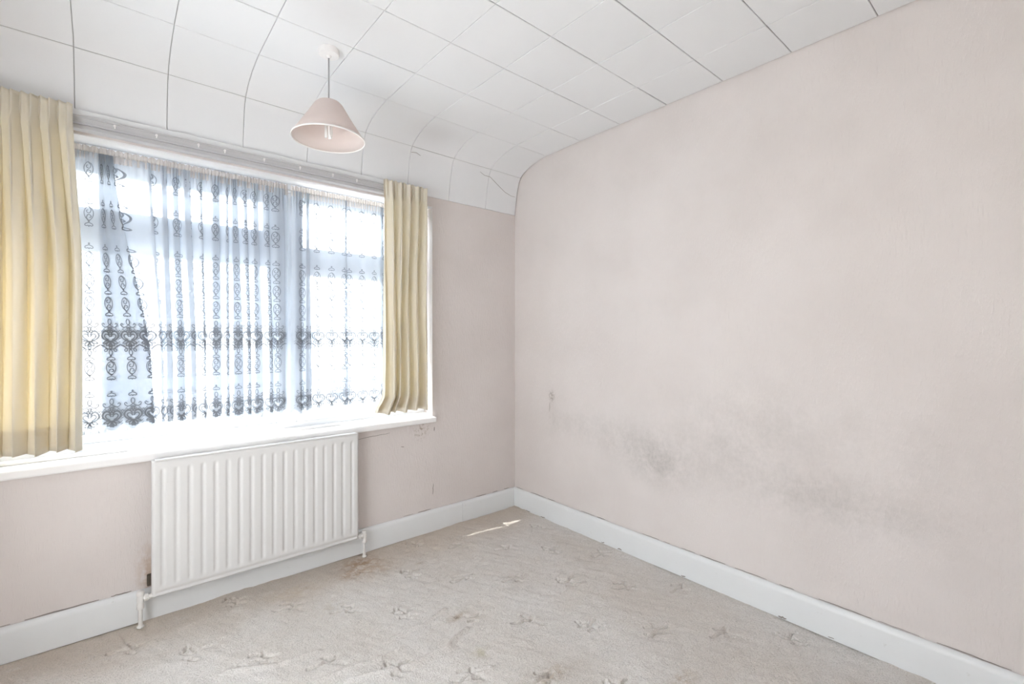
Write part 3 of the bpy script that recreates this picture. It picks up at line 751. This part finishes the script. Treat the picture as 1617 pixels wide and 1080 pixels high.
def valve(x, side, tall):
    v = MB().lathe([(0, .030), (.0095, .030), (.0105, .036), (.0105, .060), (.009, .064), (.0115, .066), (.0115, .082), (.0085, .086), (.0085, .098), (0, .098)] if False else
                   [(.0105, .078), (.0135, .080), (.0135, .098), (.0110, .101), (.0125, .112), (.0150, .122), (.0125, .134), (.0125, .138)], (x, -.066, 0), 16)
    vo = v.build('valve', M['valve'], rad, True)
    MB().lathe([(0, .156), (.012, .155), (.0145, .150), (.0145, .139), (.0125, .136)] if tall else [(0, .148), (.011, .147), (.0125, .143), (.0125, .136)], (x, -.066, 0), 16).build('cap', M['valve'], vo, True)
    MB().lathe([(.0078, -.004), (.0078, .080)], (x, -.066, 0), 14).build('pipe', M['valve'], vo, True)
    MB().lathe([(.013, .0), (.0135, .004), (.010, .007), (.008, .008)], (x, -.066, 0), 14).build('floor_collar', M['valve'], vo, True)
    s = -side
    MB().lathe([(.0085, 0), (.0085, .012*s), (.0155, .013*s), (.0155, .026*s), (.010, .028*s), (.010, .034*s), (.0125, .035*s), (.0125, .046*s), (.009, .048*s), (.009, .062*s)], (x, -.070, .124), 8, 'x').build('union_nut', M['valve'], vo, False)
valve(-2.186, -1, True); valve(-1.188, 1, False)
MB().box((RX0-.012, -.030, .150), (RX0+.05, -.001, .196), .004).build('wall_bracket_end', M['dark'], rad)

# ------------------------------------------------------------------ pendant lamp
px_, py_ = -1.561, -.568
pen = tag(empty('pendant_lamp', (px_, py_, 2.11)), 'pale pink cone shade pendant lamp hanging from the ceiling', 'lamp')
MB().lathe([(0, 2.4995), (.044, 2.4995), (.044, 2.482), (.041, 2.476), (.012, 2.472), (.009, 2.466), (.004, 2.462)], (px_, py_, 0), 36).build('ceiling_rose', M['rose'], pen, True)
smooth_by_angle(pen.children[0], 40)
MB().tube([(px_, py_, 2.474), (px_, py_, 2.38), (px_, py_, 2.262)], .0035, 8).build('flex', M['flex'], pen, True)
sh = []
for r, z in ((.150, 2.110), (.120, 2.1555), (.090, 2.203), (.068, 2.240), (.058, 2.256), (.048, 2.266), (.034, 2.273), (.016, 2.276)): sh.append((r, z))
s_o = MB().lathe(sh, (px_, py_, 0), 56).build('shade', M['shade'], pen, True)
md = s_o.modifiers.new('thick', 'SOLIDIFY'); md.thickness = .002; md.offset = 0
MB().lathe([(.1515, 2.1075), (.1525, 2.110), (.1515, 2.1135), (.149, 2.1140), (.1475, 2.110), (.149, 2.1070), (.1515, 2.1075)], (px_, py_, 0), 56).build('rim_binding', M['shade_rim'], s_o, True)
MB().lathe([(.006, 2.275), (.014, 2.268), (.0165, 2.255), (.0165, 2.215), (.019, 2.213), (.019, 2.203), (0, 2.203)], (px_, py_, 0), 20).build('lampholder', M['rose'], pen, True)
bl = MB().lathe([(0, 2.206), (.0150, 2.205), (.0190, 2.195), (.0190, 2.176), (.0165, 2.172), (0, 2.172)], (px_, py_, 0), 20).build('bulb', M['bulb'], pen, True)
for k in range(3):
    a = k*2*PI/3+.4; b = a+.75
    p, q = (px_+.0125*math.cos(a), py_+.0125*math.sin(a)), (px_+.0125*math.cos(b), py_+.0125*math.sin(b))
    mid = ((p[0]+q[0])/2, (p[1]+q[1])/2)
    MB().tube([(*p, 2.174), (*p, 2.128), (lerp(p[0], mid[0], .4), lerp(p[1], mid[1], .4), 2.119), (lerp(q[0], mid[0], .4), lerp(q[1], mid[1], .4), 2.119), (*q, 2.128), (*q, 2.174)], .0052, 10).build('tube', M['bulb'], bl, True)

# ------------------------------------------------------------------ the street outside
M['render_w'] = paint('pale_house_render', (.80, .79, .77), .8, .1, .03, 2)
M['brick_p'] = paint('pale_house_brick', (.66, .60, .55), .85, .1, .04, 6)
M['roof'] = paint('grey_roof', (.46, .47, .49), .8, .1, .04, 5)
M['ground'] = paint('pale_street', (.62, .62, .61), .9, .1, .03, 1)
M['hedge'] = paint('hedge_leaves', (.15, .16, .165), .9, .1, .06, 9)
M['hglass'] = paint('house_window_dark', (.24, .27, .30), .2, .5)
GZ = -2.75
tag(MB().box((-60, .5, GZ-.2), (60, 60, GZ)).build('ground', M['ground']), 'pale road and pavement outside the window', kind='structure')
def house(cx, y, wd, label, mat):
    h = tag(empty('house', (cx, y, GZ)), label, 'house', 'houses across the road')
    MB().box((cx-wd/2, y, GZ), (cx+wd/2, y+8, 2.1)).build('wall', mat, h)
    rv = [(cx-wd/2-.3, y-.4, 2.0), (cx+wd/2+.3, y-.4, 2.0), (cx+wd/2+.3, y+8.4, 2.0), (cx-wd/2-.3, y+8.4, 2.0), (cx-wd/2+2.2, y+4, 4.4), (cx+wd/2-2.2, y+4, 4.4)]
    r_ = mesh_obj('roof', rv, [(0, 1, 5, 4), (1, 2, 5), (2, 3, 4, 5), (3, 0, 4), (3, 2, 1, 0)], M['roof'], h)
    MB().box((cx-.5, y+3.6, 4.0), (cx+.5, y+4.4, 5.1), .05).build('chimney', M['brick_p'], r_)
    for sx in (-1, 1):
        for z0 in (-1.9, .4):
            x0 = cx+sx*wd*.27
            f = MB().box((x0-.95, y-.06, z0), (x0+.95, y+.02, z0+1.25), .02).build('window_frame', M['upvc'], h)
            for k in (-1, 1): MB().box((x0+k*.46-.40, y-.075, z0+.08), (x0+k*.46+.40, y-.05, z0+1.17)).build('pane', M['hglass'], f)
    MB().box((cx-.5, y-.05, GZ), (cx+.5, y+.02, GZ+2.1), .02).build('door', M['hglass'], h)
    return h
house(-13.0, 27, 9.5, 'pale rendered house across the road, seen through the gathered net', M['render_w'])
house(-2.0, 28, 9.5, 'pale brick house across the road, seen at the middle of the window', M['brick_p'])
house(9.0, 27.5, 9.5, 'pale rendered house across the road, seen through the casement', M['render_w'])
house(20.0, 28, 9.5, 'pale brick house across the road, furthest towards the corner curtain', M['brick_p'])
def hedge(cx, cy_, lx, ly, h, seed, label):
    rr = np.random.RandomState(seed); nx, nz = 40, 12; vs_, fs_ = [], []
    for i in range(nx+1):
        for k in range(nz+1):
            a = PI*k/nz; bump = .10*rr.rand()
            x = cx-lx/2+lx*i/nx; end = min(1, .5+2*min(i, nx-i)/nx*3)
            vs_.append((x, cy_-math.cos(a)*(ly/2+bump)*end, GZ+max(0, math.sin(a))**.5*(h+bump*1.5)*end))
    fs_ = grid_faces(nx+1, nz+1)
    fs_ += [tuple(range(nz+1)), tuple(nx*(nz+1)+k for k in range(nz, -1, -1))]
    return tag(mesh_obj('hedge', vs_, fs_, M['hedge'], org=(cx, cy_, GZ)), label, 'hedge', 'front garden hedges')
hedge(-6.4, 19.5, 2.6, .9, .8, 1, 'low dark hedge across the road, seen below the gathered net')
hedge(-2.6, 19.3, 2.2, .9, .7, 2, 'short dark hedge across the road, seen below the net by the mullion')
hedge(3.0, 19.6, 4.0, .9, .9, 3, 'long dark hedge across the road, behind the casement net')
